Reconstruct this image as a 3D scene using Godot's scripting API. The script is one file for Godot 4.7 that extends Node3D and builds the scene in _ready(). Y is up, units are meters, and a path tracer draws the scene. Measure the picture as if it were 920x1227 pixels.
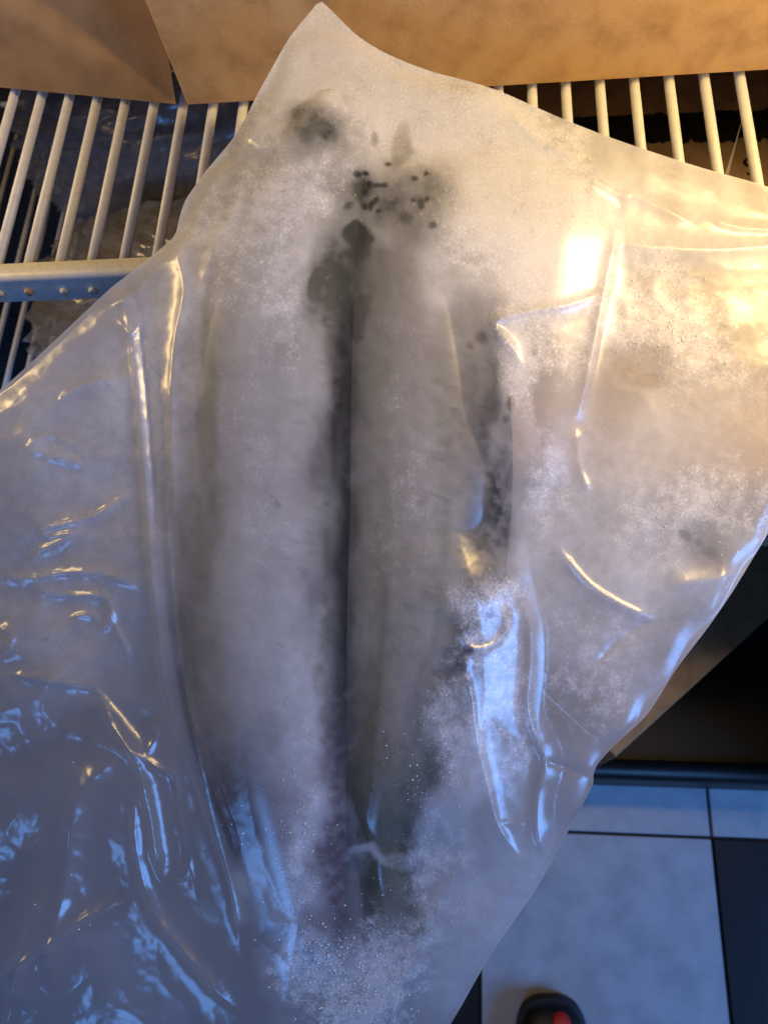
extends Node3D
# A bag of frozen fish held in front of an open upright freezer, looked down on.

var eye := Vector3(0, 1.5892, 0)
var axes := Basis(Vector3(0.99284807, -0.11327062, -0.03771579), Vector3(0.00636845, 0.36571828, -0.93070381), Vector3(0.11921475, 0.92380729, 0.36382404))
var taken := {}
var rng := RandomNumberGenerator.new()

# ------------------------------------------------------------------ helpers
func numbered(called: String) -> String:
	if not taken.has(called):
		taken[called] = 0
		return called
	taken[called] += 1
	return "%s_%03d" % [called, taken[called]]

func tag(o: Node3D, label: String, category: String, group := "", kind := "") -> void:
	if label: o.set_meta("label", label)
	if category: o.set_meta("category", category)
	if group: o.set_meta("group", group)
	if kind: o.set_meta("kind", kind)

func thing(called: String, label: String, category: String, at := Vector3.ZERO, turn := 0.0, group := "") -> Node3D:
	var o := Node3D.new()
	o.name = numbered(called)
	add_child(o)
	o.position = at
	o.rotation.y = turn
	tag(o, label, category, group)
	return o

func part(called: String, mesh: Mesh, m: Material, parent: Node3D, at := Vector3.ZERO) -> MeshInstance3D:
	var o := MeshInstance3D.new()
	o.name = called if parent != self else numbered(called)
	o.mesh = mesh
	o.material_override = m
	o.position = at
	parent.add_child(o, true)
	return o

func noise(seed_: int, freq: float, octaves := 4, kind := FastNoiseLite.TYPE_SIMPLEX_SMOOTH) -> FastNoiseLite:
	var n := FastNoiseLite.new()
	n.seed = seed_
	n.noise_type = kind
	n.frequency = freq
	n.fractal_type = FastNoiseLite.FRACTAL_FBM if octaves > 1 else FastNoiseLite.FRACTAL_NONE
	n.fractal_octaves = octaves
	return n

func noise_tex(seed_: int, freq: float, ramp := [], normal := 0.0, octaves := 4, side := 512) -> NoiseTexture2D:
	var t := NoiseTexture2D.new()
	t.width = side
	t.height = side
	t.seamless = true
	t.noise = noise(seed_, freq, octaves)
	if ramp.size():
		var g := Gradient.new()
		g.offsets = PackedFloat32Array(ramp[0])
		g.colors = PackedColorArray(ramp[1])
		t.color_ramp = g
	if normal > 0.0:
		t.as_normal_map = true
		t.bump_strength = normal
	return t

func srgb(r: float, g: float, b: float) -> Color:
	return Color(r, g, b).linear_to_srgb()

func mat(c: Color, rough := 0.7, spec := 0.5) -> StandardMaterial3D:
	var m := StandardMaterial3D.new()
	m.albedo_color = c
	m.roughness = rough
	m.metallic_specular = spec
	return m

func grain(m: StandardMaterial3D, tex: Texture2D, normal: Texture2D, scale: float, strength := 0.5) -> StandardMaterial3D:
	m.uv1_triplanar = true
	m.uv1_scale = Vector3.ONE * scale
	if tex: m.albedo_texture = tex
	if normal:
		m.normal_enabled = true
		m.normal_texture = normal
		m.normal_scale = strength
	return m

func pane(c: Color, alpha: float, rough: float) -> StandardMaterial3D:
	var m := mat(c, rough, 0.5)
	m.transparency = BaseMaterial3D.TRANSPARENCY_ALPHA
	m.albedo_color.a = alpha
	m.cull_mode = BaseMaterial3D.CULL_DISABLED
	return m

# a box with chamfered edges
func slab(size: Vector3, b := 0.002) -> ArrayMesh:
	var h := size / 2.0
	b = minf(b, minf(h.x, minf(h.y, h.z)) * 0.9)
	var v := {}
	for sx in [-1, 1]:
		for sy in [-1, 1]:
			for sz in [-1, 1]:
				var c := Vector3(sx * h.x, sy * h.y, sz * h.z)
				v[[sx, sy, sz, 0]] = c - Vector3(0, sy * b, sz * b)
				v[[sx, sy, sz, 1]] = c - Vector3(sx * b, 0, sz * b)
				v[[sx, sy, sz, 2]] = c - Vector3(sx * b, sy * b, 0)
	var st := SurfaceTool.new()
	st.begin(Mesh.PRIMITIVE_TRIANGLES)
	var face := func(p: Array):
		var n := Vector3.ZERO
		var mid := Vector3.ZERO
		for q in p: mid += q / p.size()
		n = (p[1] - p[0]).cross(p[2] - p[0])
		if n.dot(mid) > 0: p.reverse()
		for k in range(1, p.size() - 1):
			for q in [p[0], p[k], p[k + 1]]:
				st.set_smooth_group(-1)
				st.add_vertex(q)
	for ax in 3:
		var a1 := (ax + 1) % 3
		var a2 := (ax + 2) % 3
		for s in [-1, 1]:
			var quad := []
			for w in [[-1, -1], [1, -1], [1, 1], [-1, 1]]:
				var k := [0, 0, 0, ax]
				k[ax] = s; k[a1] = w[0]; k[a2] = w[1]
				quad.append(v[k])
			face.call(quad)
			for s2 in [-1, 1]:
				var e := []
				for w in [[ax, -1], [ax, 1], [a1, 1], [a1, -1]]:
					var k := [0, 0, 0, w[0]]
					k[ax] = s; k[a1] = s2; k[a2] = w[1]
					e.append(v[k])
				face.call(e)
	for sx in [-1, 1]:
		for sy in [-1, 1]:
			for sz in [-1, 1]:
				face.call([v[[sx, sy, sz, 0]], v[[sx, sy, sz, 1]], v[[sx, sy, sz, 2]]])
	st.generate_normals()
	return st.commit()

# skin over a row of closed loops (all with the same number of points); smooth normals
func loft(rings: Array, caps := true, colors := []) -> ArrayMesh:
	var st := SurfaceTool.new()
	st.begin(Mesh.PRIMITIVE_TRIANGLES)
	var n: int = rings[0].size()
	for r in rings.size():
		for k in n:
			if colors.size(): st.set_color(colors[r][k])
			st.set_uv(Vector2(float(k) / n, float(r) / rings.size()))
			st.add_vertex(rings[r][k])
	for r in rings.size() - 1:
		for k in n:
			var a := r * n + k
			var b := r * n + (k + 1) % n
			for i in [a, b, a + n, b, b + n, a + n]: st.add_index(i)
	if caps:
		for r in [0, rings.size() - 1]:
			for k in range(1, n - 1):
				var f := [r * n, r * n + k, r * n + k + 1]
				if r == 0: f.reverse()
				for i in f: st.add_index(i)
	st.generate_normals()
	return st.commit()

# a round bar along a path
func tube(path: Array, radius: float, sides := 10, caps := true) -> ArrayMesh:
	var rings := []
	var right := Vector3.ZERO
	for i in path.size():
		var d: Vector3 = (path[mini(i + 1, path.size() - 1)] - path[maxi(i - 1, 0)]).normalized()
		if i == 0: right = d.cross(Vector3.UP if absf(d.y) < 0.9 else Vector3.RIGHT).normalized()
		right = (right - d * right.dot(d)).normalized()
		var up := right.cross(d)
		var ring := []
		for k in sides:
			var a := TAU * k / sides
			ring.append(path[i] + (right * cos(a) + up * sin(a)) * radius)
		rings.append(ring)
	return loft(rings, caps)

# a sheet z = f(x, y) style grid given by a callable (u, v in 0..1) -> point
func sheet(nu: int, nv: int, f: Callable) -> ArrayMesh:
	var st := SurfaceTool.new()
	st.begin(Mesh.PRIMITIVE_TRIANGLES)
	for j in nv + 1:
		for i in nu + 1:
			st.set_uv(Vector2(float(i) / nu, float(j) / nv))
			st.add_vertex(f.call(float(i) / nu, float(j) / nv))
	for j in nv:
		for i in nu:
			var a := j * (nu + 1) + i
			for k in [a, a + 1, a + nu + 1, a + 1, a + nu + 2, a + nu + 1]: st.add_index(k)
	st.generate_normals()
	return st.commit()

# ------------------------------------------------------------------ the bag
# The bag lies in a plane 0.46 m under the lens; its own measure is a unit of 0.4817 mm, x to the right and y down, 460/613 in its middle.
const UNIT := 0.0004817
const BAG_DEPTH := 0.46
const GX := -200.0
const GY := -10.0
const STEP := 2.0
const GW := 671
const GH := 706
var film := PackedFloat32Array()     # height of the front film over the bag's plane, in mm
var fish_top := PackedFloat32Array()
var outline := PackedVector2Array()
var bag_origin := Vector3.ZERO

func bag_point(x: float, y: float, h: float) -> Vector3:   # relative to the bag's middle
	return axes * Vector3((x - 460.0) * UNIT, (613.0 - y) * UNIT, h * 0.001)

func film_at(x: float, y: float) -> float:
	var i := clampi(int((x - GX) / STEP), 0, GW - 1)
	var j := clampi(int((y - GY) / STEP), 0, GH - 1)
	return film[j * GW + i]

func lay(x: float, y: float, h: float) -> Vector2:   # where a mark seen at x, y lies on a surface that stands h mm proud
	return Vector2(460, 613) + (Vector2(x, y) - Vector2(460, 613)) * (1.0 - h * 0.001 / BAG_DEPTH)

func blurred(a: PackedFloat32Array, w: int, h: int, by: int) -> PackedFloat32Array:
	var im := Image.create_from_data(w, h, false, Image.FORMAT_RF, a.to_byte_array())
	im.resize(maxi(4, w / by), maxi(4, h / by), Image.INTERPOLATE_LANCZOS)
	im.resize(w, h, Image.INTERPOLATE_CUBIC)
	return im.get_data().to_float32_array()

const THICK := 0.72
const LEFT_FISH := [[92, 392, 22, 7], [115, 384, 48, 12], [150, 370, 70, 16], [230, 344, 99, 20], [330, 319, 113, 22], [450, 309, 117, 23], [600, 307, 117, 23], [750, 310, 110, 22], [870, 320, 100, 20], [960, 331, 84, 17], [1040, 346, 66, 13], [1100, 359, 50, 9], [1150, 370, 38, 6], [1185, 376, 20, 2]]
const RIGHT_FISH := [[172, 474, 20, 5], [186, 478, 44, 10], [210, 486, 64, 14], [280, 502, 84, 19], [380, 511, 96, 21], [500, 516, 103, 22], [620, 515, 103, 22], [740, 506, 97, 21], [850, 490, 82, 19], [940, 474, 64, 16], [990, 460, 47, 12], [1020, 458, 33, 8], [1060, 464, 28, 6], [1110, 472, 30, 4], [1140, 478, 34, 2.5]]

func along(f: Array, y: float) -> Array:   # centre, half width, half thickness at y
	for k in f.size() - 1:
		if y <= f[k + 1][0]:
			var t := clampf((y - f[k][0]) / (f[k + 1][0] - f[k][0]), 0, 1)
			var p0: Array = f[maxi(k - 1, 0)]
			var p3: Array = f[mini(k + 2, f.size() - 1)]
			var out := []
			for c in [1, 2, 3]:
				out.append(maxf(1.0, cubic_interpolate(f[k][c], f[k + 1][c], p0[c], p3[c], t)))
			return out
	return [f[-1][1], f[-1][2], f[-1][3]]

func stamp_fish(f: Array) -> void:
	for j in GH:
		var y := GY + j * STEP
		var ly: float = 613 + (y - 613) / 0.96
		if ly < f[0][0] or ly > f[-1][0]: continue
		var s := along(f, ly)
		var cx: float = 460 + (s[0] - 460) * 0.96
		var w: float = s[1] * 0.96
		for i in range(maxi(0, int((cx - w - GX) / STEP)), mini(GW, int((cx + w - GX) / STEP) + 2)):
			var d := (GX + i * STEP - cx) / w
			if absf(d) < 1.0:
				fish_top[j * GW + i] = maxf(fish_top[j * GW + i], THICK * s[2] * pow(1.0 - d * d, 1.15))

# a ridge or a valley pressed into the film along a line
func crease(points: Array, high: float, wide: float, lopsided := 0.0) -> void:
	var q := PackedVector2Array()
	var c := Curve2D.new()
	for p in points:
		c.add_point(lay(p[0], p[1], film_at(p[0], p[1])))
	for k in points.size():
		var a := c.get_point_position(maxi(k - 1, 0))
		var b := c.get_point_position(mini(k + 1, points.size() - 1))
		c.set_point_in(k, (a - b) / 6.0)
		c.set_point_out(k, (b - a) / 6.0)
	c.bake_interval = 7.0
	q = c.get_baked_points()
	var total := q.size() - 1.0
	var reach := wide * 4.0
	var lo := q[0]
	var hi := q[0]
	for p in q:
		lo = lo.min(p)
		hi = hi.max(p)
	var i0 := maxi(0, int((lo.x - reach - GX) / STEP))
	var i1 := mini(GW - 1, int((hi.x + reach - GX) / STEP))
	var j0 := maxi(0, int((lo.y - reach - GY) / STEP))
	var j1 := mini(GH - 1, int((hi.y + reach - GY) / STEP))
	var bw := i1 - i0 + 1
	if bw < 2 or j1 <= j0: return
	var best := PackedFloat32Array()
	best.resize(bw * (j1 - j0 + 1))
	for k in q.size() - 1:
		var a := q[k]
		var d := q[k + 1] - a
		var l2 := maxf(d.length_squared(), 1e-6)
		var m0 := a.min(q[k + 1])
		var m1 := a.max(q[k + 1])
		for j in range(maxi(j0, int((m0.y - reach - GY) / STEP)), mini(j1, int((m1.y + reach - GY) / STEP) + 1) + 1):
			for i in range(maxi(i0, int((m0.x - reach - GX) / STEP)), mini(i1, int((m1.x + reach - GX) / STEP) + 1) + 1):
				var p := Vector2(GX + i * STEP, GY + j * STEP) - a
				var t := clampf(p.dot(d) / l2, 0, 1)
				var off := p - d * t
				var r := off.length() / wide
				if r > 4.0: continue
				if lopsided != 0.0:
					r *= 1.0 + lopsided * signf(d.cross(p))
				var s := (k + t) / total
				var e := high * exp(-(sqrt(r * r + 0.03) - 0.173)) * clampf(minf(s, 1.0 - s) * 6.0 + 0.15, 0, 1) * clampf((4.0 - r), 0, 1)
				var at := (j - j0) * bw + i - i0
				if absf(e) > absf(best[at]): best[at] = e
	for j in range(j0, j1 + 1):
		for i in range(i0, i1 + 1):
			film[j * GW + i] += best[(j - j0) * bw + i - i0]

# the film stands off the right fish's flank there and slopes down to the right
func facet_fold() -> void:
	for j in GH:
		var y := GY + j * STEP
		var up := smoothstep(120.0, 300.0, y) * (1.0 - smoothstep(480.0, 720.0, y))
		if up <= 0.0: continue
		var edge := 728.0 - (y - 270.0) * 0.16
		for i in GW:
			var x := GX + i * STEP
			if x < 420.0 or x > edge + 60.0: continue
			var k := j * GW + i
			var p := lerpf(15.5, 10.0, clampf((x - 520.0) / (edge - 520.0), 0.0, 1.0)) * up * (1.0 - smoothstep(-60.0, 60.0, x - edge)) * smoothstep(425.0, 505.0, x)
			film[k] = maxf(film[k], lerpf(film[k], p, smoothstep(-3.0, 3.0, p - film[k])))
	for j in GH:
		var y := GY + j * STEP
		var up := smoothstep(610.0, 720.0, y) * (1.0 - smoothstep(930.0, 1060.0, y))
		if up <= 0.0: continue
		var xl := 546.0 + 22.0 * sin((y - 640.0) * 0.011) + (y - 640.0) * 0.06
		var xr := 636.0 + 10.0 * sin((y - 700.0) * 0.02) + (y - 640.0) * 0.03
		for i in GW:
			var x := GX + i * STEP
			if x < xl - 120.0 or x > xr: continue
			var e := (1.0 - (x - xl) / (xr - xl)) if x > xl else 1.0 - smoothstep(0.0, 120.0, xl - x)
			film[j * GW + i] += 10.0 * up * e

func noise_field(n: FastNoiseLite, w: int, h: int) -> PackedByteArray:
	var im := n.get_image(w, h, false, false, false)
	im.convert(Image.FORMAT_L8)
	return im.get_data()

func shape_film() -> void:
	var count := GW * GH
	fish_top.resize(count)
	fish_top.fill(0.0)
	stamp_fish(LEFT_FISH)
	stamp_fish(RIGHT_FISH)
	var soft := blurred(fish_top, GW, GH, 28)
	var wide := blurred(fish_top, GW, GH, 70)
	film.resize(count)
	for k in count:
		film[k] = maxf(0.0, maxf(soft[k] * 0.5 + wide[k] * 0.6 + 2.0, 0.0))
	# slack film: broad swells and crumpled facets, tight where it clings to the fish
	var swell := noise_field(noise(11, 0.008, 2), GW, GH)
	var facet := noise(12, 0.0105, 2)
	facet.fractal_type = FastNoiseLite.FRACTAL_RIDGED
	var fold := noise_field(facet, GW, GH)
	var ridge := noise(14, 0.026, 3)
	ridge.fractal_type = FastNoiseLite.FRACTAL_RIDGED
	var crinkle := noise_field(ridge, GW, GH)
	var tight := noise_field(noise(13, 0.03, 3), GW, GH)
	for j in GH:
		for i in GW:
			var k := j * GW + i
			var x := GX + i * STEP
			var y := GY + j * STEP
			var loose := clampf(1.0 - wide[k] / 9.0, 0.0, 1.0)
			var left := clampf((240.0 - x) / 200.0, 0.0, 1.0)
			var low := clampf((y - 350.0) / 300.0, 0.0, 1.0)
			var slack := loose * (0.28 + 1.3 * left * low)
			film[k] += (crinkle[k] / 255.0 - 0.5) * (0.3 + 0.65 * slack) * (1.0 if x < 600.0 else 0.5)
			film[k] += (swell[k] / 255.0 - 0.4) * 8.0 * slack + (0.55 - fold[k] / 255.0) * -4.5 * slack + (tight[k] / 255.0 - 0.5) * (0.5 + 1.4 * slack) * (0.7 if x < 560.0 else 0.45)
	var mask := PackedFloat32Array()
	mask.resize(count)
	for j in GH:
		for i in GW:
			mask[j * GW + i] = 1.0 if Geometry2D.is_point_in_polygon(Vector2(GX + i * STEP, GY + j * STEP), outline) else 0.0
	mask = blurred(mask, GW, GH, 26)
	for k in count:
		mask[k] = smoothstep(0.5, 0.97, mask[k])
	facet_fold()
	for c in CREASES:
		crease(c[0], c[1] * (0.9 if c[0][0][0] < 250 and c[0][0][1] > 400 else 0.75), c[2] * 0.72, c[3] if c.size() > 3 else 0.0)
	for k in count:
		film[k] = maxf(film[k] * mask[k] + (mask[k] - 1.0), -0.6 if fish_top[k] <= 0.0 else fish_top[k] + 1.3)

const CREASES := [
	# left side: the long fold beside the fish and the crumples in the slack film
	[[[142, 335], [156, 390], [166, 470], [176, 590], [184, 700], [200, 830], [236, 930], [262, 1010]], 5.0, 9.0, 0.5],
	[[[160, 345], [172, 440], [182, 560], [186, 640]], -3.0, 8.0],
	[[[215, 240], [214, 300], [222, 350], [210, 420], [206, 520], [212, 640]], 3.5, 12.0],
	[[[222, 835], [242, 925], [256, 985], [280, 1075], [290, 1140]], 3.5, 9.0],
	[[[128, 342], [150, 352], [166, 348], [172, 330]], 3.0, 6.0],
	[[[138, 362], [156, 362], [166, 385], [158, 400], [140, 380]], 2.5, 5.0],
	[[[66, 486], [92, 465], [128, 456], [142, 466]], 2.2, 6.0],
	[[[32, 536], [60, 522], [95, 535], [106, 552]], 2.5, 7.0],
	[[[32, 536], [70, 548], [104, 556]], 2.5, 7.0],
	[[[152, 592], [120, 615], [90, 624], [54, 634], [62, 642], [86, 640], [50, 660], [38, 676]], 3.0, 7.0],
	[[[0, 690], [40, 692], [76, 686], [124, 686], [168, 702]], 3.2, 8.0],
	[[[44, 692], [54, 708], [90, 712], [128, 716], [138, 746], [152, 776], [160, 800]], 3.0, 7.0],
	[[[82, 740], [112, 736], [126, 752], [136, 730]], 2.4, 6.0],
	[[[0, 750], [16, 762], [6, 790]], 3.0, 9.0],
	[[[0, 806], [50, 812], [100, 820], [116, 824], [142, 858], [166, 892], [206, 930]], 4.0, 9.0],
	[[[78, 866], [120, 884], [162, 904]], 2.5, 7.0],
	[[[118, 836], [140, 866], [168, 906], [182, 960], [190, 1010], [197, 1052]], 9.0, 10.0],
	[[[176, 902], [188, 880], [186, 868]], 3.0, 7.0],
	[[[168, 915], [208, 928], [218, 985], [226, 1020], [236, 1075]], 2.5, 7.0],
	[[[150, 900], [104, 940], [92, 980], [86, 1040], [70, 1120], [60, 1200]], 10.0, 26.0],
	[[[155, 1078], [124, 1084], [84, 1110], [30, 1144], [0, 1172]], 9.0, 11.0],
	[[[160, 940], [170, 1030], [190, 1090], [236, 1150], [290, 1215]], 8.0, 12.0],
	[[[196, 1052], [222, 1050], [226, 1028]], 1.8, 5.0],
	[[[60, 1060], [40, 1120], [20, 1200], [10, 1240]], 9.0, 18.0],
	# top of the bag
	[[[300, 190], [280, 250], [256, 300], [240, 350]], 1.2, 12.0],
	[[[285, 155], [320, 180]], 2.0, 6.0],
	[[[600, 118], [640, 165], [690, 190], [730, 215], [770, 240], [830, 268]], 2.6, 9.0],
	[[[690, 205], [730, 228], [760, 238]], 2.0, 5.0],
	[[[730, 292], [790, 298], [860, 300], [960, 292]], 3.5, 20.0],
	[[[850, 262], [880, 272], [930, 276]], 2.0, 5.0],
	# right side
	[[[738, 270], [726, 330], [714, 390], [702, 450], [692, 498]], 5.0, 9.0],
	[[[724, 350], [680, 366], [640, 372], [600, 382], [594, 394], [612, 416], [626, 440]], 3.6, 7.0],
	[[[690, 515], [694, 560], [706, 590]], 2.5, 7.0],
	[[[668, 656], [704, 698], [740, 722], [784, 742]], 3.5, 8.0],
	[[[784, 742], [740, 768], [716, 796]], -2.0, 10.0],
	[[[800, 700], [870, 690], [940, 680]], 5.0, 18.0],
	[[[846, 745], [890, 690], [925, 635]], 4.0, 12.0],
	# the folds over the right fish's flank
	[[[546, 738], [552, 760], [566, 776], [592, 770], [608, 748], [604, 724]], 2.6, 5.0],
	[[[566, 778], [558, 800], [564, 832], [570, 880], [582, 930], [596, 985], [622, 1026]], 4.0, 8.0, -0.4],
	[[[618, 712], [632, 745], [634, 790], [630, 845], [640, 882], [652, 912], [642, 955], [644, 1006], [664, 1030]], 4.5, 8.0, 0.4],
	[[[652, 912], [690, 925], [716, 938]], -2.5, 8.0],
	[[[700, 930], [722, 904], [744, 876], [774, 856]], 4.0, 10.0],
	[[[598, 985], [630, 988]], 1.5, 5.0],
	[[[340, 1215], [356, 1120], [372, 1010], [372, 920]], 2.0, 14.0],
	[[[570, 1010], [520, 1090], [480, 1190], [470, 1240]], 3.0, 22.0],
]

# triangles of a film over the bag's outline; every is the spacing in grid steps
func film_mesh(every: int, height: Callable, rim: float, smooth := PackedFloat32Array()) -> ArrayMesh:
	var w := (GW - 1) / every + 1
	var h := (GH - 1) / every + 1
	var inside := PackedByteArray()
	inside.resize(w * h)
	for j in h:
		for i in w:
			inside[j * w + i] = 1 if Geometry2D.is_point_in_polygon(Vector2(GX + i * every * STEP, GY + j * every * STEP), outline) else 0
	var index := PackedInt32Array()
	index.resize(w * h)
	index.fill(-1)
	var v := PackedVector3Array()
	var nrm := PackedVector3Array()
	var uv := PackedVector2Array()
	var tri := PackedInt32Array()
	var e := every * STEP
	for j in h - 1:
		for i in w - 1:
			var at := j * w + i
			if inside[at] + inside[at + 1] + inside[at + w] + inside[at + w + 1] == 0: continue
			for c in [[i, j], [i + 1, j], [i, j + 1], [i + 1, j + 1]]:
				var k: int = c[1] * w + c[0]
				if index[k] >= 0: continue
				var p := Vector2(GX + c[0] * e, GY + c[1] * e)
				var z: float
				if inside[k]:
					z = height.call(c[0] * every, c[1] * every)
				else:
					var near := p
					var best := 1e9
					for s in outline.size():
						var q := Geometry2D.get_closest_point_to_segment(p, outline[s], outline[(s + 1) % outline.size()])
						if q.distance_squared_to(p) < best:
							best = q.distance_squared_to(p)
							near = q
					p = near
					z = rim
				index[k] = v.size()
				var gx: float = (height.call(mini(c[0] * every + 1, GW - 1), c[1] * every) - height.call(maxi(c[0] * every - 1, 0), c[1] * every)) / (2.0 * STEP * UNIT * 1000.0)
				var gy: float = (height.call(c[0] * every, mini(c[1] * every + 1, GH - 1)) - height.call(c[0] * every, maxi(c[1] * every - 1, 0))) / (2.0 * STEP * UNIT * 1000.0)
				if smooth.size():
					var m: int = clampi(c[1] * every, 1, GH - 2) * GW + clampi(c[0] * every, 1, GW - 2)
					gx = 0.5 * gx + 0.5 * (smooth[m + 1] - smooth[m - 1]) / (2.0 * STEP * UNIT * 1000.0)
					gy = 0.5 * gy + 0.5 * (smooth[m + GW] - smooth[m - GW]) / (2.0 * STEP * UNIT * 1000.0)
				v.append(bag_point(p.x, p.y, z))
				nrm.append(axes * Vector3(-gx, gy, 1).normalized())
				uv.append(Vector2((p.x + 60.0) / 1060.0, (p.y + 20.0) / 1280.0))
			var a := index[at]
			var b := index[at + 1]
			var c2 := index[at + w]
			var d := index[at + w + 1]
			for k in [a, b, c2, b, d, c2]: tri.append(k)
	var arrays := []
	arrays.resize(Mesh.ARRAY_MAX)
	arrays[Mesh.ARRAY_VERTEX] = v
	arrays[Mesh.ARRAY_NORMAL] = nrm
	arrays[Mesh.ARRAY_TEX_UV] = uv
	arrays[Mesh.ARRAY_INDEX] = tri
	var m := ArrayMesh.new()
	m.add_surface_from_arrays(Mesh.PRIMITIVE_TRIANGLES, arrays)
	return m

# frost: x, y, half sizes, turn in degrees, cover. Soft fog first, then crusts with ragged outlines, then wet clear spots and strips that darken the groove.
const FOG := [
	[390, 60, 110, 110, 0, 0.9], [330, 170, 130, 90, -30, 0.75], [560, 190, 130, 110, 35, 0.85], [300, 290, 110, 100, -20, 0.72],
	[640, 300, 110, 110, 20, 0.8], [560, 300, 60, 60, 0, 0.6], [720, 300, 90, 90, 20, 0.7], [830, 350, 140, 170, 0, 0.34], [700, 480, 120, 200, 0, 0.32], [760, 620, 150, 120, 0, 0.42], [800, 740, 110, 100, -30, 0.36], [612, 470, 22, 150, 4, 0.55],
	[850, 560, 130, 150, 0, 0.24], [760, 220, 160, 60, 22, 0.45], [800, 240, 160, 70, 20, 0.4], [260, 430, 120, 200, 5, 0.185], [340, 430, 50, 160, 5, 0.203], [230, 650, 70, 260, 0, 0.114],
	[300, 640, 50, 180, -8, 0.146], [320, 800, 70, 160, 0, 0.114], [370, 900, 40, 150, 0, 0.179], [350, 1050, 45, 150, 0, 0.162], [465, 560, 50, 330, 0, 0.148], [520, 430, 70, 110, 0, 0.129],
	[520, 560, 70, 100, 20, 0.111], [600, 720, 50, 120, -8, 0.232], [600, 880, 45, 160, -8, 0.209], [560, 960, 60, 140, 15, 0.209], [600, 1080, 70, 90, 35, 0.232],
	[600, 1120, 70, 110, 35, 0.262], [530, 1150, 80, 100, 20, 0.162], [440, 1190, 110, 70, 0, 0.13], [690, 800, 90, 130, 0, 0.2], [700, 690, 80, 90, 0, 0.178], [760, 840, 70, 60, 0, 0.131], [680, 960, 40, 60, 0, 0.131],
	[110, 480, 130, 140, -30, 0.3], [70, 600, 120, 160, 0, 0.28], [130, 700, 80, 120, 0, 0.18], [40, 770, 80, 80, 0, 0.14], [60, 960, 160, 260, 0, 0.05],
	[180, 1180, 60, 70, 0, 0.12], [190, 390, 60, 120, 0, 0.45], [446, 1022, 40, 8, -4, 0.55], [395, 1010, 24, 80, 0, 0.3], [545, 930, 36, 110, 12, 0.5], [368, 890, 36, 120, 0, 0.4], [345, 1050, 50, 110, 0, 0.4], [300, 760, 60, 130, 0, 0.2], [240, 240, 50, 80, 10, 0.5], [460, 165, 50, 40, 0, 0.6], [450, 250, 40, 30, 0, 0.4],
]
const CRUST := [
	[390, 50, 90, 90, 0, 0.95], [450, 110, 120, 60, 30, 0.9], [600, 170, 110, 70, 38, 0.95], [620, 250, 90, 90, 30, 0.9], [660, 310, 70, 60, 30, 0.85], [320, 120, 60, 60, 0, 0.7],
	[330, 230, 90, 40, -15, 0.6], [560, 260, 30, 60, -20, 0.6], [290, 320, 60, 60, 0, 0.45], [628, 430, 32, 60, 10, 0.62], [655, 560, 30, 70, 0, 0.4], [640, 400, 60, 50, 0, 0.6],
	[800, 390, 70, 70, 0, 0.42], [760, 350, 60, 60, 0, 0.42], [860, 430, 80, 60, 0, 0.35], [880, 590, 70, 60, 0, 0.4], [790, 620, 60, 60, 0, 0.36], [690, 850, 60, 50, 0, 0.3], [720, 780, 70, 60, 0, 0.26],
	[578, 690, 32, 50, -8, 0.48], [590, 760, 40, 60, 0, 0.45], [520, 890, 35, 70, 20, 0.36], [600, 880, 35, 70, 0, 0.45], [545, 800, 30, 90, 5, 0.288], [510, 1000, 50, 60, 0, 0.324], [500, 1080, 50, 60, 0, 0.302],
	[365, 960, 18, 100, 0, 0.324], [355, 1060, 22, 90, 5, 0.36], [385, 1145, 50, 36, 20, 0.6], [352, 1165, 26, 28, 0, 0.55], [430, 1180, 70, 35, -25, 0.62], [470, 1140, 50, 40, 30, 0.55], [440, 1215, 60, 30, 0, 0.6],
	[350, 390, 30, 60, 10, 0.324], [300, 560, 30, 120, -5, 0.259], [480, 420, 30, 60, 0, 0.259], [490, 620, 40, 120, 0, 0.23], [530, 560, 50, 60, 0, 0.16],
]
const WET := [
	[375, 150, 30, 30, -20, 0.5], [398, 168, 16, 20, 0, 0.3], [480, 172, 9, 26, 25, 0.4], [432, 225, 16, 20, 10, 0.42], [448, 240, 36, 22, 0, 0.34], [505, 240, 40, 55, 20, 0.42],
	[433, 286, 14, 20, 0, 0.97], [421, 272, 10, 10, 0, 0.9], [388, 335, 26, 46, 8, 0.75], [428, 385, 8, 22, 0, 0.9], [428, 330, 16, 60, 0, 0.5], [372, 330, 8, 20, 0, 0.6], [404, 660, 19, 330, 0, 0.75], [392, 640, 28, 150, 0, 0.25],
	[570, 590, 48, 95, 10, 0.5], [552, 450, 40, 90, 15, 0.35], [575, 640, 34, 60, 0, 0.4], [550, 520, 30, 60, 0, 0.5], [470, 890, 40, 110, 4, 0.85], [400, 1060, 26, 80, -6, 0.6], [330, 960, 30, 60, 0, 0.3], [470, 1070, 24, 50, 0, 0.5], [250, 520, 12, 160, 0, 0.35], [230, 760, 18, 120, 0, 0.3],
	[845, 650, 30, 25, 20, 0.4], [770, 440, 36, 26, 0, 0.35], [735, 470, 30, 50, 0, 0.3], [265, 970, 26, 40, 0, 0.5], [120, 870, 70, 22, 10, 0.4], [240, 1110, 60, 90, 0, 0.35],
]
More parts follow.
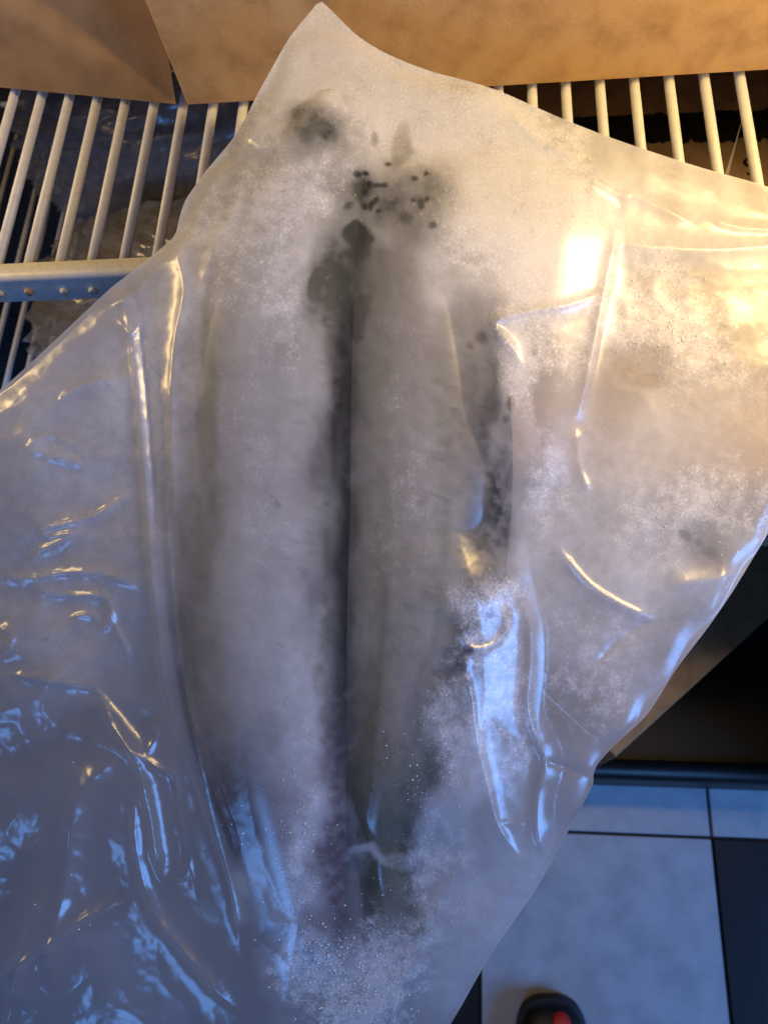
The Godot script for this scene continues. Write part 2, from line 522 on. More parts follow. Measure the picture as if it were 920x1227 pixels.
const SPECKS := [
	[427, 208, 5, 4, 0, 1], [436, 206, 4, 3, 0, 1], [441, 219, 4, 4, 0, 1], [452, 220, 6, 3, 0, 1], [460, 220, 4, 3, 0, 1], [430, 225, 7, 8, 0, 0.7], [451, 237, 3, 4, 0, 1], [447, 241, 4, 3, 0, 1], [444, 245, 3, 5, 0, 1],
	[436, 246, 4, 3, 0, 1], [454, 250, 3, 3, 0, 1], [415, 245, 6, 4, -30, 0.8], [495, 212, 4, 4, 0, 1], [508, 206, 3, 3, 0, 1], [463, 195, 4, 3, 0, 0.9], [504, 241, 5, 4, 0, 1], [511, 238, 3, 4, 0, 1], [505, 247, 4, 4, 0, 1],
	[495, 239, 3, 3, 0, 1], [485, 261, 8, 7, 0, 0.7], [518, 270, 5, 4, 0, 0.8], [420, 277, 11, 9, 20, 1], [437, 286, 10, 9, 0, 1], [435, 300, 9, 10, 0, 1], [446, 284, 3, 3, 0, 1], [447, 164, 4, 9, 0, 0.5],
	[428, 388, 6, 12, 0, 1], [424, 372, 5, 5, 0, 0.8], [392, 352, 7, 6, 0, 0.6], [575, 402, 7, 7, 0, 0.7], [562, 412, 5, 4, 0, 0.7], [380, 150, 12, 9, 0, 0.5], [366, 162, 8, 9, 0, 0.5], [820, 640, 8, 5, 20, 0.6], [850, 660, 10, 6, 0, 0.5], [838, 648, 5, 4, 0, 0.6],
	[610, 480, 5, 9, 0, 0.6], [604, 500, 4, 5, 0, 0.5], [640, 420, 4, 6, 0, 0.4], [548, 800, 8, 9, 0, 0.5], [560, 778, 6, 5, 0, 0.7], [775, 455, 14, 9, 0, 0.35], [755, 440, 8, 6, 0, 0.35],
]
const TW := 1060
const TH := 1280

func stamp_marks(list: Array, w: int, h: int, warp_x: PackedByteArray, warp_y: PackedByteArray, rough: float) -> PackedFloat32Array:
	var a := PackedFloat32Array()
	a.resize(w * h)
	for s in list:
		var c := lay(s[0], s[1], film_at(s[0], s[1]))
		var turn := deg_to_rad(s[4])
		var cs := cos(turn)
		var sn := sin(turn)
		var reach: float = maxf(s[2], s[3]) * 1.5 + rough
		for j in range(maxi(0, int((c.y - reach + 20) / 2)), mini(h, int((c.y + reach + 20) / 2) + 1)):
			for i in range(maxi(0, int((c.x - reach + 60) / 2)), mini(w, int((c.x + reach + 60) / 2) + 1)):
				var k := j * w + i
				var dx := i * 2.0 - 60.0 - c.x + (warp_x[k] / 255.0 - 0.5) * rough
				var dy := j * 2.0 - 20.0 - c.y + (warp_y[k] / 255.0 - 0.5) * rough
				var u: float = (dx * cs + dy * sn) / s[2]
				var q: float = (dy * cs - dx * sn) / s[3]
				var r := u * u + q * q
				if r < 2.2:
					var e: float = 1.0 - r / 2.2
					a[k] = 1.0 - (1.0 - a[k]) * (1.0 - s[5] * e * e * (3.0 - 2.0 * e))
	return a

func enlarged(a: PackedFloat32Array, w: int, h: int) -> PackedFloat32Array:
	var im := Image.create_from_data(w, h, false, Image.FORMAT_RF, a.to_byte_array())
	im.resize(TW, TH, Image.INTERPOLATE_BILINEAR)
	return im.get_data().to_float32_array()

func frost_picture() -> Image:
	var w := TW / 2
	var h := TH / 2
	var wx := noise_field(noise(21, 0.018, 4), w, h)
	var wy := noise_field(noise(22, 0.018, 4), w, h)
	var fog := enlarged(stamp_marks(FOG, w, h, wx, wy, 70.0), w, h)
	var crust := enlarged(stamp_marks(CRUST, w, h, wx, wy, 60.0), w, h)
	var wet := enlarged(stamp_marks(WET, w, h, wx, wy, 34.0), w, h)
	var specks := enlarged(stamp_marks(SPECKS, w, h, wx, wy, 8.0), w, h)
	var cloud := noise_field(noise(23, 0.012, 5), TW, TH)
	var mid := noise_field(noise(24, 0.05, 5), TW, TH)
	var fine := noise_field(noise(25, 0.22, 3), TW, TH)
	var data := PackedByteArray()
	data.resize(TW * TH * 4)
	for k in TW * TH:
		var n1 := cloud[k] / 255.0
		var n2 := mid[k] / 255.0
		var n3 := fine[k] / 255.0
		var f := fog[k] * 0.88 * (0.62 + 0.5 * n1 + 0.26 * (n2 - 0.5))
		var c := clampf((crust[k] + (n2 - 0.5) * 0.75 + (n1 - 0.5) * 0.5 + (n3 - 0.5) * 0.5 - 0.28) / 0.55, 0.0, 1.0) * minf(1.0, crust[k] * 2.5)
		c *= 0.5 + 0.4 * n3
		var a := 1.0 - (1.0 - clampf(f, 0, 1)) * (1.0 - c * 0.8)
		var s := clampf((wet[k] + (n2 - 0.5) * 1.0 * wet[k] + (n3 - 0.5) * 0.15 * wet[k]) * 1.4, 0.0, 1.0)
		a *= (1.0 - s) * (1.0 - specks[k])
		# loose crystals
		if n3 > 0.80 - 0.1 * crust[k] and n2 > 0.52: a = minf(1.0, a + 0.3 * minf(1.0, crust[k] + 0.15))
		data[k * 4] = int(232 + 23 * n3)
		data[k * 4 + 1] = int(232 + 23 * n3)
		data[k * 4 + 2] = int(234 + 21 * n3)
		data[k * 4 + 3] = int(clampf(a, 0, 1) * 255.0)
	return Image.create_from_data(TW, TH, false, Image.FORMAT_RGBA8, data)

func make_fish(called: String, label: String, f: Array, seed_: int) -> void:
	var t := thing(called, label, "fish", bag_origin, 0.0, "frozen fish in the bag")
	var n := noise(seed_, 0.012, 4)
	var rings := []
	var colors := []
	var rows := 220
	for r in rows + 1:
		var y: float = lerpf(f[0][0], f[-1][0], float(r) / rows)
		var s := along(f, y)
		var ring := []
		var row := []
		for k in 64:
			var a := TAU * k / 64.0
			var p := lay(s[0] + s[1] * cos(a), y, 18.0)
			var z: float = THICK * s[2] * sin(a) * pow(absf(sin(a)), 1.3)
			ring.append(bag_point(p.x, p.y, z))
			# pale belly, dusky flank, dark back at right; left one includes groove shade
			var g := n.get_noise_3d(s[1] * cos(a), y * 0.45, z * 6.0)
			var g2 := n.get_noise_3d(s[1] * cos(a) * 5.0 + 300.0, y * 3.0, z * 20.0)
			var back := smoothstep(0.0, 1.0, cos(a) + g * 0.5) if f == RIGHT_FISH else smoothstep(0.34, 0.95, cos(a) + g * 0.35)
			var side := smoothstep(0.25, 0.95, -cos(a) + g * 0.4)
			var c := Color(0.27, 0.265, 0.25).lerp(Color(0.12, 0.125, 0.10), side * 0.85).lerp(Color(0.012, 0.014, 0.016), back)
			c = c.lerp(Color(0.24, 0.20, 0.225), clampf(g * 1.2, 0, 0.5) * (1.0 - back))
			var stripe := exp(-pow((cos(a) + 0.52 + g * 0.15) / 0.09, 2.0)) + 0.6 * exp(-pow((cos(a) - 0.16 + g * 0.2) / 0.07, 2.0))
			c = c.lerp(Color(0.13, 0.14, 0.085), clampf(stripe * 0.6, 0, 1))
			c = c.lerp(Color(0.03, 0.032, 0.03), smoothstep(0.25, 0.5, g2) * 0.5 * smoothstep(-0.4, 0.3, cos(a)))
			c = c.lerp(Color(0.035, 0.04, 0.036), 0.85 * (1.0 - smoothstep(235.0, 330.0, y + 40.0 * g)))
			c = c.lerp(Color(0.05, 0.055, 0.045), 0.8 * smoothstep(0.1, 0.5, cos(a)) * (1.0 - smoothstep(330.0, 420.0, y + 30.0 * g)))
			var tail := smoothstep(780.0, 1020.0, y)
			c = c.lerp(Color(0.075, 0.072, 0.045) if f == RIGHT_FISH else Color(0.10, 0.075, 0.09), tail * 0.8)
			c *= 1.0 + 0.35 * g2 + 0.2 * g
			row.append(Color(c.r, c.g, c.b))
		rings.append(ring)
		colors.append(row)
	var m := mat(Color.WHITE, 0.75, 0.25)
	m.vertex_color_use_as_albedo = true
	grain(m, null, noise_tex(31, 0.03, [], 4.0), 18.0, 0.4)
	part("body", loft(rings, true, colors), m, t)

# ------------------------------------------------------------------ the place
func card(seed_: int, c: Color) -> StandardMaterial3D:
	var m := mat(c, 0.85, 0.25)
	return grain(m, noise_tex(seed_, 0.014, [[0.0, 0.4, 0.6, 1.0], [Color(0.84, 0.82, 0.79), Color(0.94, 0.93, 0.92), Color(0.97, 0.97, 0.96), Color(1, 1, 1)]], 0.0, 8), noise_tex(seed_ + 1, 0.16, [], 2.0), 4.2, 0.2)

func wire_shelf(called: String, label: String, y: float, front: float, back: float, x0: float, x1: float, m: Material, rusty: Material) -> void:
	var t := thing(called, label, "wire shelf", Vector3(0, y, 0), 0.0, "white wire shelves in the freezer")
	var wire := tube([Vector3(0, 0, front - 0.004), Vector3(0, 0, back)], 0.0034, 12)
	var stub := tube([Vector3(0, 0, -0.002), Vector3(0, 0, 0.0012), Vector3(0, 0, 0.0022)], 0.0030, 10)
	var count := int((x1 - x0) / 0.02275)
	for k in count:
		var x := x0 + 0.012 + k * 0.02275
		part("wire", wire, m, t, Vector3(x, -0.0034, 0))
		var s := part("wire_end", stub, m if k % 3 else rusty, t, Vector3(x + 0.0015 * sin(k * 2.3), -0.0125 + 0.0008 * sin(k * 1.7), front + 0.003))
		s.rotation = Vector3(0.1 * sin(k * 5.1), 0.12 * sin(k * 3.7), 0)
	# the rail: a rounded top lip, and a front strip that the wire ends come through
	var ring0 := []
	var ring1 := []
	var prof := [[-0.010, 0.0012], [-0.004, 0.0030], [0.0005, 0.0028], [0.0026, 0.0012], [0.0030, -0.001], [0.0030, -0.0225], [0.0022, -0.024], [0.0, -0.024], [-0.0005, -0.0075], [-0.010, -0.0072]]
	for p in prof:
		ring0.append(Vector3(x0, p[1], front + p[0]))
		ring1.append(Vector3(x1, p[1], front + p[0]))
	var st := SurfaceTool.new()
	st.begin(Mesh.PRIMITIVE_TRIANGLES)
	for k in prof.size():
		var a := k
		var b := (k + 1) % prof.size()
		st.set_smooth_group(1 if k < 4 else -1)
		for q in [ring0[a], ring1[a], ring0[b], ring1[a], ring1[b], ring0[b]]: st.add_vertex(q)
	st.index()
	st.generate_normals()
	part("front_rail", st.commit(), m, t)
	for z in [front - 0.20, back + 0.01]:
		part("cross_bar", tube([Vector3(x0, -0.011, z), Vector3(x1, -0.011, z)], 0.0042, 10), m, t)

func carton(called: String, label: String, m: Material, at: Vector3, turn: float, size: Vector3, open_top := false) -> Node3D:
	var t := thing(called, label, "box", at, turn, "brown cardboard boxes in the freezer")
	var d := 0.004
	part("front_panel", slab(Vector3(size.x, size.y, d), 0.0012), m, t, Vector3(0, size.y / 2, -d / 2))
	part("back_panel", slab(Vector3(size.x, size.y, d), 0.0012), m, t, Vector3(0, size.y / 2, -size.z + d / 2))
	for s in [-1, 1]:
		part("side_panel", slab(Vector3(d, size.y - 0.001, size.z - 2 * d - 0.0006), 0.0012), m, t, Vector3(s * (size.x / 2 - d / 2), size.y / 2, -size.z / 2))
	part("bottom_panel", slab(Vector3(size.x - 2 * d - 0.001, d, size.z - 2 * d - 0.001), 0.001), m, t, Vector3(0, d / 2 + 0.0005, -size.z / 2))
	if not open_top:
		for s in [0, 1]:
			part("top_flap", slab(Vector3(size.x - 0.001, d, size.z / 2 - 0.0015), 0.0012), m, t, Vector3(0, size.y + d / 2 + 0.0003, -size.z * (0.25 + 0.5 * s)))
	return t

func _ready() -> void:
	rng.seed = 7
	# camera
	var cam := Camera3D.new()
	cam.name = "camera"
	var lens := CameraAttributesPhysical.new()
	lens.frustum_focal_length = 18.68
	lens.exposure_aperture = 9.0
	lens.frustum_focus_distance = 0.45
	lens.frustum_near = 0.02
	lens.frustum_far = 60.0
	cam.attributes = lens
	cam.fov = 65.43
	cam.near = 0.02
	cam.far = 60.0
	cam.transform = Transform3D(axes, eye)
	add_child(cam)
	cam.current = true
	# air and exposure
	var we := WorldEnvironment.new()
	we.name = "environment"
	var env := Environment.new()
	env.background_mode = Environment.BG_COLOR
	env.background_color = srgb(0.012, 0.015, 0.022)
	env.tonemap_mode = Environment.TONE_MAPPER_LINEAR
	env.tonemap_exposure = 1.0
	env.sdfgi_enabled = true
	env.ssao_enabled = true
	env.ssil_enabled = true
	we.environment = env
	add_child(we)
	# unseen warm lamp at the right, unseen cool daylight from behind right
	var warm := AreaLight3D.new()
	warm.name = "unseen_warm_lamp_light"
	warm.light_color = srgb(1.0, 0.68, 0.28)
	warm.light_energy = 0.455
	warm.area_size = Vector2(0.05, 0.32)
	warm.shadow_enabled = true
	warm.area_range = 6.0
	add_child(warm)
	warm.look_at_from_position(Vector3(0.37, 1.45, -0.28), Vector3(-0.63, 1.00, -0.63))
	var warm_left := warm.duplicate()  # unseen left lamp, placed to light the left wires and rail
	warm_left.name = "unseen_warm_lamp_left_light"
	warm_left.light_energy = 0.33
	add_child(warm_left)
	warm_left.look_at_from_position(Vector3(-0.72, 1.60, -0.34), Vector3(-0.22, 1.14, -0.56))
	var cool := AreaLight3D.new()
	cool.name = "unseen_window_light"
	cool.light_color = srgb(0.13, 0.37, 1.0)
	cool.light_energy = 9.3
	cool.area_size = Vector2(1.2, 1.3)
	cool.shadow_enabled = true
	cool.area_range = 12.0
	add_child(cool)
	cool.look_at_from_position(Vector3(2.6, 1.95, 1.05), Vector3(0, 0.9, 0.0))

	var cool_left: AreaLight3D = cool.duplicate()  # unseen second cool source, lights the rail front and left folds
	cool_left.name = "unseen_window_left_light"
	cool_left.light_energy = 1.5
	cool_left.area_size = Vector2(0.5, 0.9)
	add_child(cool_left)
	cool_left.look_at_from_position(Vector3(-1.0, 2.15, 2.2), Vector3(-0.1, 1.0, -0.1))

	# floor: large tiles, one white column, a white border right of it, black elsewhere
	var grout := mat(srgb(0.05, 0.052, 0.055), 0.95, 0.2)
	var under := part("floor", slab(Vector3(9, 0.04, 9), 0.002), grout, self, Vector3(0, -0.0235, 0))
	tag(under, "dark grout and screed under the floor tiles", "", "", "structure")
	var t_noise := noise_tex(41, 0.012, [[0.0, 0.5, 1.0], [Color(0.86, 0.87, 0.88), Color(0.95, 0.95, 0.95), Color(1, 1, 1)]], 0.0, 5)
	var t_bump := noise_tex(42, 0.02, [], 2.0)
	var white_tile := grain(mat(srgb(0.44, 0.46, 0.48), 0.42, 0.5), t_noise, t_bump, 2.2, 0.12)
	var black_tile := grain(mat(srgb(0.012, 0.013, 0.015), 0.38, 0.5), t_noise, t_bump, 2.2, 0.12)
	var tile := slab(Vector3(0.4045, 0.010, 0.4045), 0.0015)
	for j in range(-2, 4):
		for i in range(-3, 5):
			var white := i == 0 or (j < 0 and i > 0)  # left tiles are black to keep the view through the bag dark
			part("tile", tile, white_tile if white else black_tile, under, Vector3(-0.0046 + 0.4095 * (i + 0.5), 0.0235 + 0.0002 * sin(i * 3.1 + j * 1.7), 0.0015 + 0.4095 * (j + 0.5)))

	# two unseen windows across the room, glowing panes just behind the cool lights
	var sash := mat(srgb(0.7, 0.7, 0.68), 0.5)
	var day := mat(Color(0.8, 0.85, 0.95), 0.3)
	day.emission_enabled = true
	day.emission = srgb(0.13, 0.37, 1.0)
	day.emission_energy_multiplier = 1.0
	for l in [cool, cool_left]:
		var size: Vector2 = l.area_size
		var win := Node3D.new()
		win.name = numbered("unseen_window")
		add_child(win)
		win.set_meta("kind", "structure")
		win.transform = l.transform.translated_local(Vector3(0, 0, 0.03))
		part("pane", slab(Vector3(size.x, size.y, 0.006), 0.001), day, win)
		for sgn in [-1, 1]:
			part("frame", slab(Vector3(0.06, size.y + 0.12, 0.05), 0.004), sash, win, Vector3(sgn * (size.x / 2 + 0.031), 0, 0))
			part("frame", slab(Vector3(size.x, 0.06, 0.05), 0.004), sash, win, Vector3(0, sgn * (size.y / 2 + 0.031), 0))

	# freezer
	var shell := mat(srgb(0.5, 0.5, 0.5), 0.4)
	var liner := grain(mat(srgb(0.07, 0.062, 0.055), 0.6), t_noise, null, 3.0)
	var black := grain(mat(srgb(0.008, 0.008, 0.009), 0.45, 0.4), t_noise, t_bump, 6.0, 0.2)
	var fz := thing("freezer", "black bottom and dark inside of the upright freezer behind the bag", "freezer", Vector3(-0.2, 0, -0.5))
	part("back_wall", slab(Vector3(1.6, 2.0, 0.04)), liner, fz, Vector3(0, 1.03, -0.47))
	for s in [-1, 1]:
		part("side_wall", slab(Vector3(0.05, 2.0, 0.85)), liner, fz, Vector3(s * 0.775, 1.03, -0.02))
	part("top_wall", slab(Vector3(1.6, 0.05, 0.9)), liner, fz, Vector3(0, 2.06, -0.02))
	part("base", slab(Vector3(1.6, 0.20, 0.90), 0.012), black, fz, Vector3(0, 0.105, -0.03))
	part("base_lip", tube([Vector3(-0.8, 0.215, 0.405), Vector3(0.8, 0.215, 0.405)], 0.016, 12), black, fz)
	part("unseen_mullion", slab(Vector3(0.03, 0.5, 0.04), 0.004), liner, fz, Vector3(0.617, 1.42, 0.21))  # unseen post, put there to carry the right lamp tube
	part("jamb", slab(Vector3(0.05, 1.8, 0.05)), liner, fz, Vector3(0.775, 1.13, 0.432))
	var glow := mat(Color(1, 0.9, 0.75), 0.4)
	glow.emission_enabled = true
	glow.emission = srgb(1.0, 0.68, 0.28)
	glow.emission_energy_multiplier = 3.0
	part("unseen_lamp_tube", tube([Vector3(0.586, 1.26, 0.21), Vector3(0.586, 1.58, 0.21)], 0.012, 14), glow, fz)  # glowing tubes out of view, one beside each warm light
	part("unseen_lamp_tube", tube([Vector3(-0.54, 1.44, 0.15), Vector3(-0.54, 1.76, 0.15)], 0.012, 14), glow, fz)
	# two black rubber gasket runs lying across the freezer's bottom, right
	var gasket := mat(srgb(0.012, 0.013, 0.016), 0.32, 0.5)
	for g in [[Vector3(0.20, 0.36, -0.28), Vector3(0.34, 0.38, -0.36), Vector3(0.52, 0.40, -0.44), 0.016], [Vector3(0.15, 0.31, -0.215), Vector3(0.32, 0.32, -0.27), Vector3(0.54, 0.34, -0.35), 0.02]]:
		part("gasket", tube([g[0], g[1], g[2]], g[3], 14), gasket, fz, Vector3(0.2, 0, 0.5))

	# shelves
	var enamel := grain(mat(srgb(0.72, 0.72, 0.71), 0.35, 0.5), noise_tex(51, 0.03, [[0.0, 0.4, 1.0], [Color(0.88, 0.86, 0.82), Color(0.97, 0.97, 0.96), Color(1, 1, 1)]]), noise_tex(52, 0.05, [], 2.0), 9.0, 0.15)
	var rust := grain(mat(srgb(0.62, 0.50, 0.38), 0.6), noise_tex(53, 0.2, [[0.0, 0.5, 1.0], [Color(0.4, 0.25, 0.15), Color(0.9, 0.85, 0.8), Color(1, 1, 1)]]), null, 30.0)
	wire_shelf("wire_shelf", "upper white wire shelf whose front rail runs behind the bag", 1.180, -0.333, -0.90, -0.93, 0.50, enamel, rust)
	wire_shelf("wire_shelf", "lower white wire shelf, seen under the upper rail at the left edge", 0.860, -0.40, -0.90, -0.93, 0.50, enamel, rust)

	# boxes
	var kraft := card(61, srgb(0.58, 0.37, 0.18))
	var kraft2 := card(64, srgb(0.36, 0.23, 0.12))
	var kraft3 := card(67, srgb(0.52, 0.35, 0.20))
	var big := carton("cardboard_box", "wide brown cardboard box on the upper shelf behind the bag's tip", kraft, Vector3(0.085, 1.1855, -0.468), -0.012, Vector3(0.58, 0.17, 0.34))
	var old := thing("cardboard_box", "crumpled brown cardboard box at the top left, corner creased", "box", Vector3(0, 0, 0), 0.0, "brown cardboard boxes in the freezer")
	var y0 := 1.1855
	var corner := Vector3(-0.2065, y0, -0.4725)
	var corner_up := Vector3(-0.2075, y0 + 0.17, -0.4700)
	# front of the crumpled box: a sagging face, a crease, and a lit corner facet
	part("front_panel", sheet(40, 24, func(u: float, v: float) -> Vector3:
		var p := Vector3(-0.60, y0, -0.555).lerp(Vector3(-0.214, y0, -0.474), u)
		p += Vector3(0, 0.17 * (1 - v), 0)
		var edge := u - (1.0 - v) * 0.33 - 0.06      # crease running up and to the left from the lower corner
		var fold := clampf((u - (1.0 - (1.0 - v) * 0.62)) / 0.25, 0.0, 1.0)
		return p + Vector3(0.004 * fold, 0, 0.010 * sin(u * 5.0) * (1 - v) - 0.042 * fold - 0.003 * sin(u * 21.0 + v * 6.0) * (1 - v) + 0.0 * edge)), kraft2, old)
	part("side_panel", slab(Vector3(0.004, 0.17, 0.30)), kraft2, old, Vector3(-0.219, y0 + 0.086, -0.655))
	part("top_flap", slab(Vector3(0.38, 0.004, 0.30)), kraft2, old, Vector3(-0.41, y0 + 0.173, -0.68))
	var low := carton("cardboard_box", "brown cardboard box with a black stripe and print on the lower shelf", kraft3, Vector3(0.16, 0.8645, -0.252), -0.03, Vector3(0.56, 0.14, 0.53))
	var ink := mat(srgb(0.012, 0.011, 0.010), 0.6)
	var rag := noise(68, 90.0, 3)
	var strip := SurfaceTool.new()
	strip.begin(Mesh.PRIMITIVE_TRIANGLES)
	for k in 241:
		var x := -0.275 + 0.55 * k / 240.0
		strip.add_vertex(Vector3(x, 0, -0.019 + 0.003 * rag.get_noise_2d(x, 3.0)))
		strip.add_vertex(Vector3(x, 0, 0.017 + 0.006 * rag.get_noise_2d(x, 0.0) + 0.004 * rag.get_noise_2d(x * 4.0, 9.0)))
	for k in 240:
		for q in [2 * k, 2 * k + 2, 2 * k + 1, 2 * k + 2, 2 * k + 3, 2 * k + 1]: strip.add_index(q)
	strip.generate_normals()
	part("stripe", strip.commit(), ink, low, Vector3(0, 0.1448, -0.355))
	var word := TextMesh.new()
	var fnt := SystemFont.new()
	fnt.font_names = PackedStringArray(["Droid Sans"])
	fnt.font_italic = true
	word.font = fnt
	word.text = "S"
	word.font_size = 64
	word.pixel_size = 0.00042
	word.depth = 0.0006
	var wi := part("print", word, ink, low, Vector3(0.072, 0.1446, -0.307))
	wi.rotation = Vector3(-PI / 2, 0.15, 0)
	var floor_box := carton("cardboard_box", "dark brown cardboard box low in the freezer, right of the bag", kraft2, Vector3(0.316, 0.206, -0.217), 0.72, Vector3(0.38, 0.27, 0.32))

	# bags of fish on the lower shelf at the left
	shelf_bags()

	# the shoe
	shoe()

	# the bag and its fish
	bag_origin = eye - axes.z * BAG_DEPTH
	var edge := [[385, 0], [425, 38], [455, 58], [490, 74], [525, 86], [560, 95], [600, 108], [650, 130], [700, 151], [760, 173], [840, 199], [920, 222], [1010, 254], [1090, 284], [1128, 300], [1132, 312], [1090, 376], [1000, 514], [920, 640], [880, 706], [850, 750], [810, 803], [776, 856], [736, 894], [712, 922], [711, 940], [690, 980], [663, 1030], [640, 1070], [590, 1142], [545, 1220], [500, 1290], [440, 1376], [300, 1390], [100, 1390], [-60, 1300], [-180, 1000], [-190, 640], [-120, 560], [0, 466], [70, 402], [132, 344], [170, 315], [208, 282], [214, 262], [222, 238], [246, 204], [283, 158], [312, 104], [346, 44], [372, 12]]
	var c := Curve2D.new()
	for k in edge.size():
		c.add_point(Vector2(edge[k][0], edge[k][1]))
	for k in edge.size():
		var a := c.get_point_position((k + edge.size() - 1) % edge.size())
		var b := c.get_point_position((k + 1) % edge.size())
		var p := c.get_point_position(k)
		var reach := minf(p.distance_to(a), p.distance_to(b)) * 0.3
		c.set_point_in(k, (a - b).normalized() * reach)
		c.set_point_out(k, (b - a).normalized() * reach)
	c.add_point(c.get_point_position(0), c.get_point_in(0))
	c.bake_interval = 8.0
	outline = c.get_baked_points()
	outline.remove_at(outline.size() - 1)
	shape_film()
	make_fish("frozen_fish", "left, wider frozen fish in the bag, pale with a dark back", LEFT_FISH, 71)
	make_fish("frozen_fish", "right frozen fish in the bag, with a dark olive rounded end", RIGHT_FISH, 72)
	var bag := thing("plastic_bag", "large frosty clear plastic bag holding two frozen fish", "bag", bag_origin)
	var clear := pane(srgb(0.80, 0.80, 0.84), 0.015, 0.24)
	grain(clear, null, noise_tex(81, 0.012, [], 3.0, 3), 14.0, 0.05)
	part("front_film", film_mesh(1, func(i: int, j: int) -> float: return film[j * GW + i], -1.0), clear, bag)
	var im := frost_picture()
	var frost := mat(srgb(0.82, 0.83, 0.85), 0.45, 0.45)
	frost.transparency = BaseMaterial3D.TRANSPARENCY_ALPHA
	frost.albedo_texture = ImageTexture.create_from_image(im)
	frost.texture_repeat = false
	frost.cull_mode = BaseMaterial3D.CULL_DISABLED
	part("frost", film_mesh(2, func(i: int, j: int) -> float: return film[j * GW + i] - 0.8, -1.3, blurred(film, GW, GH, 26)), frost, bag)
	# the back film, rimed all over
	var milky := mat(srgb(0.82, 0.82, 0.86), 0.62, 0.4)
	milky.albedo_color.a = 0.19
	milky.transparency = BaseMaterial3D.TRANSPARENCY_ALPHA
	milky.refraction_enabled = true
	milky.refraction_scale = 0.032
	milky.cull_mode = BaseMaterial3D.CULL_DISABLED
	var under_film := blurred(fish_top, GW, GH, 20)
	part("back_film", film_mesh(5, func(i: int, j: int) -> float: return -maxf(under_film[j * GW + i], fish_top[j * GW + i]) * 1.05 - 3.0, -1.6), milky, bag)
	ice_grains(bag)

func shelf_bags() -> void:
	var dark := mat(srgb(0.27, 0.235, 0.22), 0.5)
	grain(dark, noise_tex(91, 0.02, [[0.0, 0.5, 1.0], [Color(0.3, 0.3, 0.3), Color(0.7, 0.66, 0.66), Color(1, 0.95, 0.95)]]), noise_tex(92, 0.02, [], 4.0), 7.0, 0.5)
	var wrap := pane(srgb(0.7, 0.68, 0.68), 0.16, 0.2)
	grain(wrap, null, noise_tex(93, 0.015, [], 6.0), 9.0, 0.5)
	var n := noise(94, 6.0, 4)
	n.fractal_type = FastNoiseLite.FRACTAL_RIDGED
	var spec := [[Vector3(-0.28, 0.8645, -0.50), Vector3(0.17, 0.09, 0.10), 0.1, "dim bag of frozen fish lying under the upper shelf, nearest the rail"], [Vector3(-0.30, 0.8645, -0.71), Vector3(0.21, 0.115, 0.10), -0.2, "crumpled clear bag under the upper shelf, behind the larger dim bag"]]
	for s in spec:
		var t := thing("plastic_bag", s[3], "bag", s[0], s[2], "bags on the lower shelf")
		var size: Vector3 = s[1]
		var lump := func(grow: float, rough: float) -> ArrayMesh:
			var rings := []
			for r in 41:
				var v := PI * (0.03 + 0.94 * r / 40.0)
				var ring := []
				for k in 64:
					var a := TAU * k / 64.0
					var d := Vector3(sin(v) * cos(a), cos(v), -sin(v) * sin(a))
					var q := Vector3(signf(d.x) * pow(absf(d.x), 0.7), d.y, signf(d.z) * pow(absf(d.z), 0.7))
					q *= size * grow * (1.0 + rough * n.get_noise_3d(d.x + s[0].x * 9.0, d.y, d.z))
					q.y = maxf(q.y * 0.9, -size.y * 0.55) + size.y * 0.55
					ring.append(q)
				rings.append(ring)
			return loft(rings)
		part("contents", lump.call(0.9, 0.12), dark, t, Vector3(0, 0.002, 0))
		part("wrapping", lump.call(1.0, 0.22), wrap, t)

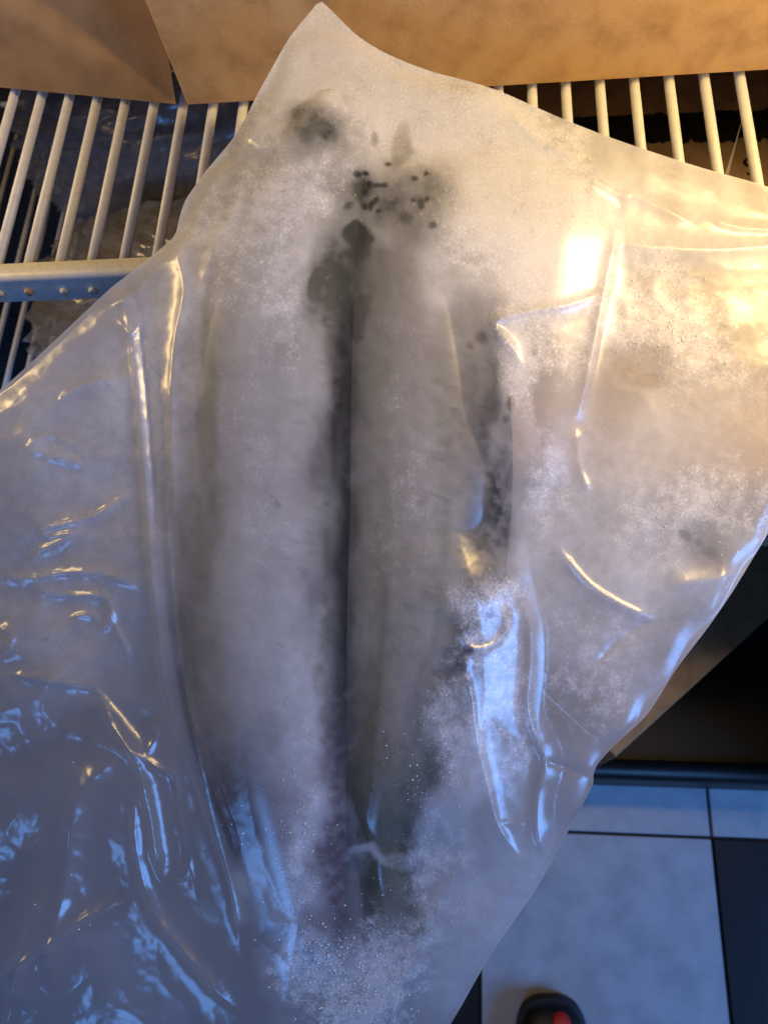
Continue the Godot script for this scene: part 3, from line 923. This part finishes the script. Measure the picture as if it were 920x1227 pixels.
func shoe() -> void:
	var t := thing("shoe", "black rounded shoe with a red mark, on the white floor tile", "shoe", Vector3(0.118, 0.0105, 0.40), 0.06)
	var leather := grain(mat(srgb(0.010, 0.010, 0.012), 0.45, 0.5), null, noise_tex(101, 0.1, [], 3.0), 20.0, 0.3)
	var rubber := mat(srgb(0.02, 0.02, 0.022), 0.7)
	var red := mat(srgb(0.55, 0.02, 0.02), 0.4)
	# outline of the foot from toe (z = -0.14) to heel
	var prof := [[-0.140, 0.012, 0.030], [-0.136, 0.028, 0.042], [-0.125, 0.042, 0.054], [-0.10, 0.053, 0.064], [-0.06, 0.057, 0.074], [-0.01, 0.050, 0.086], [0.04, 0.042, 0.098], [0.09, 0.040, 0.100], [0.125, 0.036, 0.098], [0.145, 0.022, 0.085], [0.15, 0.010, 0.06]]
	var up := []
	var sole := []
	var fine := []
	for k in prof.size() - 1:
		for t5 in 5:
			var q := []
			for ci in 3:
				q.append(cubic_interpolate(prof[k][ci], prof[k + 1][ci], prof[maxi(k - 1, 0)][ci], prof[mini(k + 2, prof.size() - 1)][ci], t5 / 5.0))
			fine.append(q)
	fine.append(prof[-1])
	for p in fine:
		var ring := []
		var ring2 := []
		for k in 40:
			var a := TAU * k / 40.0
			var x: float = p[1] * cos(a)
			var y: float = maxf(0.012, 0.012 + (p[2] - 0.012) * (0.35 + 0.65 * sin(a)) if sin(a) > -0.5 else 0.012)
			ring.append(Vector3(x, y, p[0]))
			ring2.append(Vector3((p[1] + 0.004) * cos(a) , 0.008 + 0.010 * clampf(sin(a) * 3.0, -0.8, 1.0), p[0] * 1.025))
		up.append(ring)
		sole.append(ring2)
	part("upper", loft(up), leather, t)
	part("sole", loft(sole), rubber, t)
	var badge := SphereMesh.new()
	badge.radius = 0.015
	badge.height = 0.012
	badge.radial_segments = 24
	badge.rings = 10
	var b := part("badge", badge, red, t, Vector3(0.014, 0.0600, -0.112))
	b.rotation = Vector3(-0.3, 0, 0)

func ice_grains(bag: Node3D) -> void:
	var st := SurfaceTool.new()
	st.begin(Mesh.PRIMITIVE_TRIANGLES)
	var spots := [[588, 98, 16, 8, 40, 0.9], [612, 112, 10, 6, 20, 0.7], [395, 1150, 60, 45, 260, 1.0], [440, 1195, 70, 35, 180, 1.0], [360, 1010, 30, 110, 120, 0.8], [510, 920, 50, 90, 110, 0.8], [520, 1080, 80, 80, 120, 0.7], [800, 390, 70, 60, 160, 1.1], [830, 650, 70, 70, 90, 0.9], [300, 1000, 60, 80, 60, 0.8], [110, 1060, 110, 110, 14, 0.8], [470, 240, 60, 40, 30, 0.7]]
	for s in spots:
		for k in s[4]:
			var x: float = s[0] + rng.randfn() * s[2] * 0.55
			var y: float = s[1] + rng.randfn() * s[3] * 0.55
			var p := lay(x, y, film_at(x, y))
			if not Geometry2D.is_point_in_polygon(p, outline): continue
			var r: float = (0.35 + 0.65 * pow(rng.randf(), 3.0)) * 0.9 * s[5]
			var o := bag_point(p.x, p.y, film_at(p.x, p.y) - 0.5)
			var q := []
			for d in [Vector3(1, 0, 0), Vector3(-1, 0, 0), Vector3(0, 1, 0), Vector3(0, -1, 0), Vector3(0, 0, 1), Vector3(0, 0, -1)]:
				q.append(o + axes * (d * r * 0.001 * rng.randf_range(0.5, 1.2) * Vector3(1, 1, 0.45)))
			for f in [[0, 2, 4], [2, 1, 4], [1, 3, 4], [3, 0, 4], [2, 0, 5], [1, 2, 5], [3, 1, 5], [0, 3, 5]]:
				for i in [f[0], f[2], f[1]]: st.add_vertex(q[i])
	st.generate_normals()
	var o := part("ice_grains", st.commit(), mat(srgb(0.85, 0.86, 0.88), 0.35, 0.5), bag)
	o.set_meta("kind", "stuff")
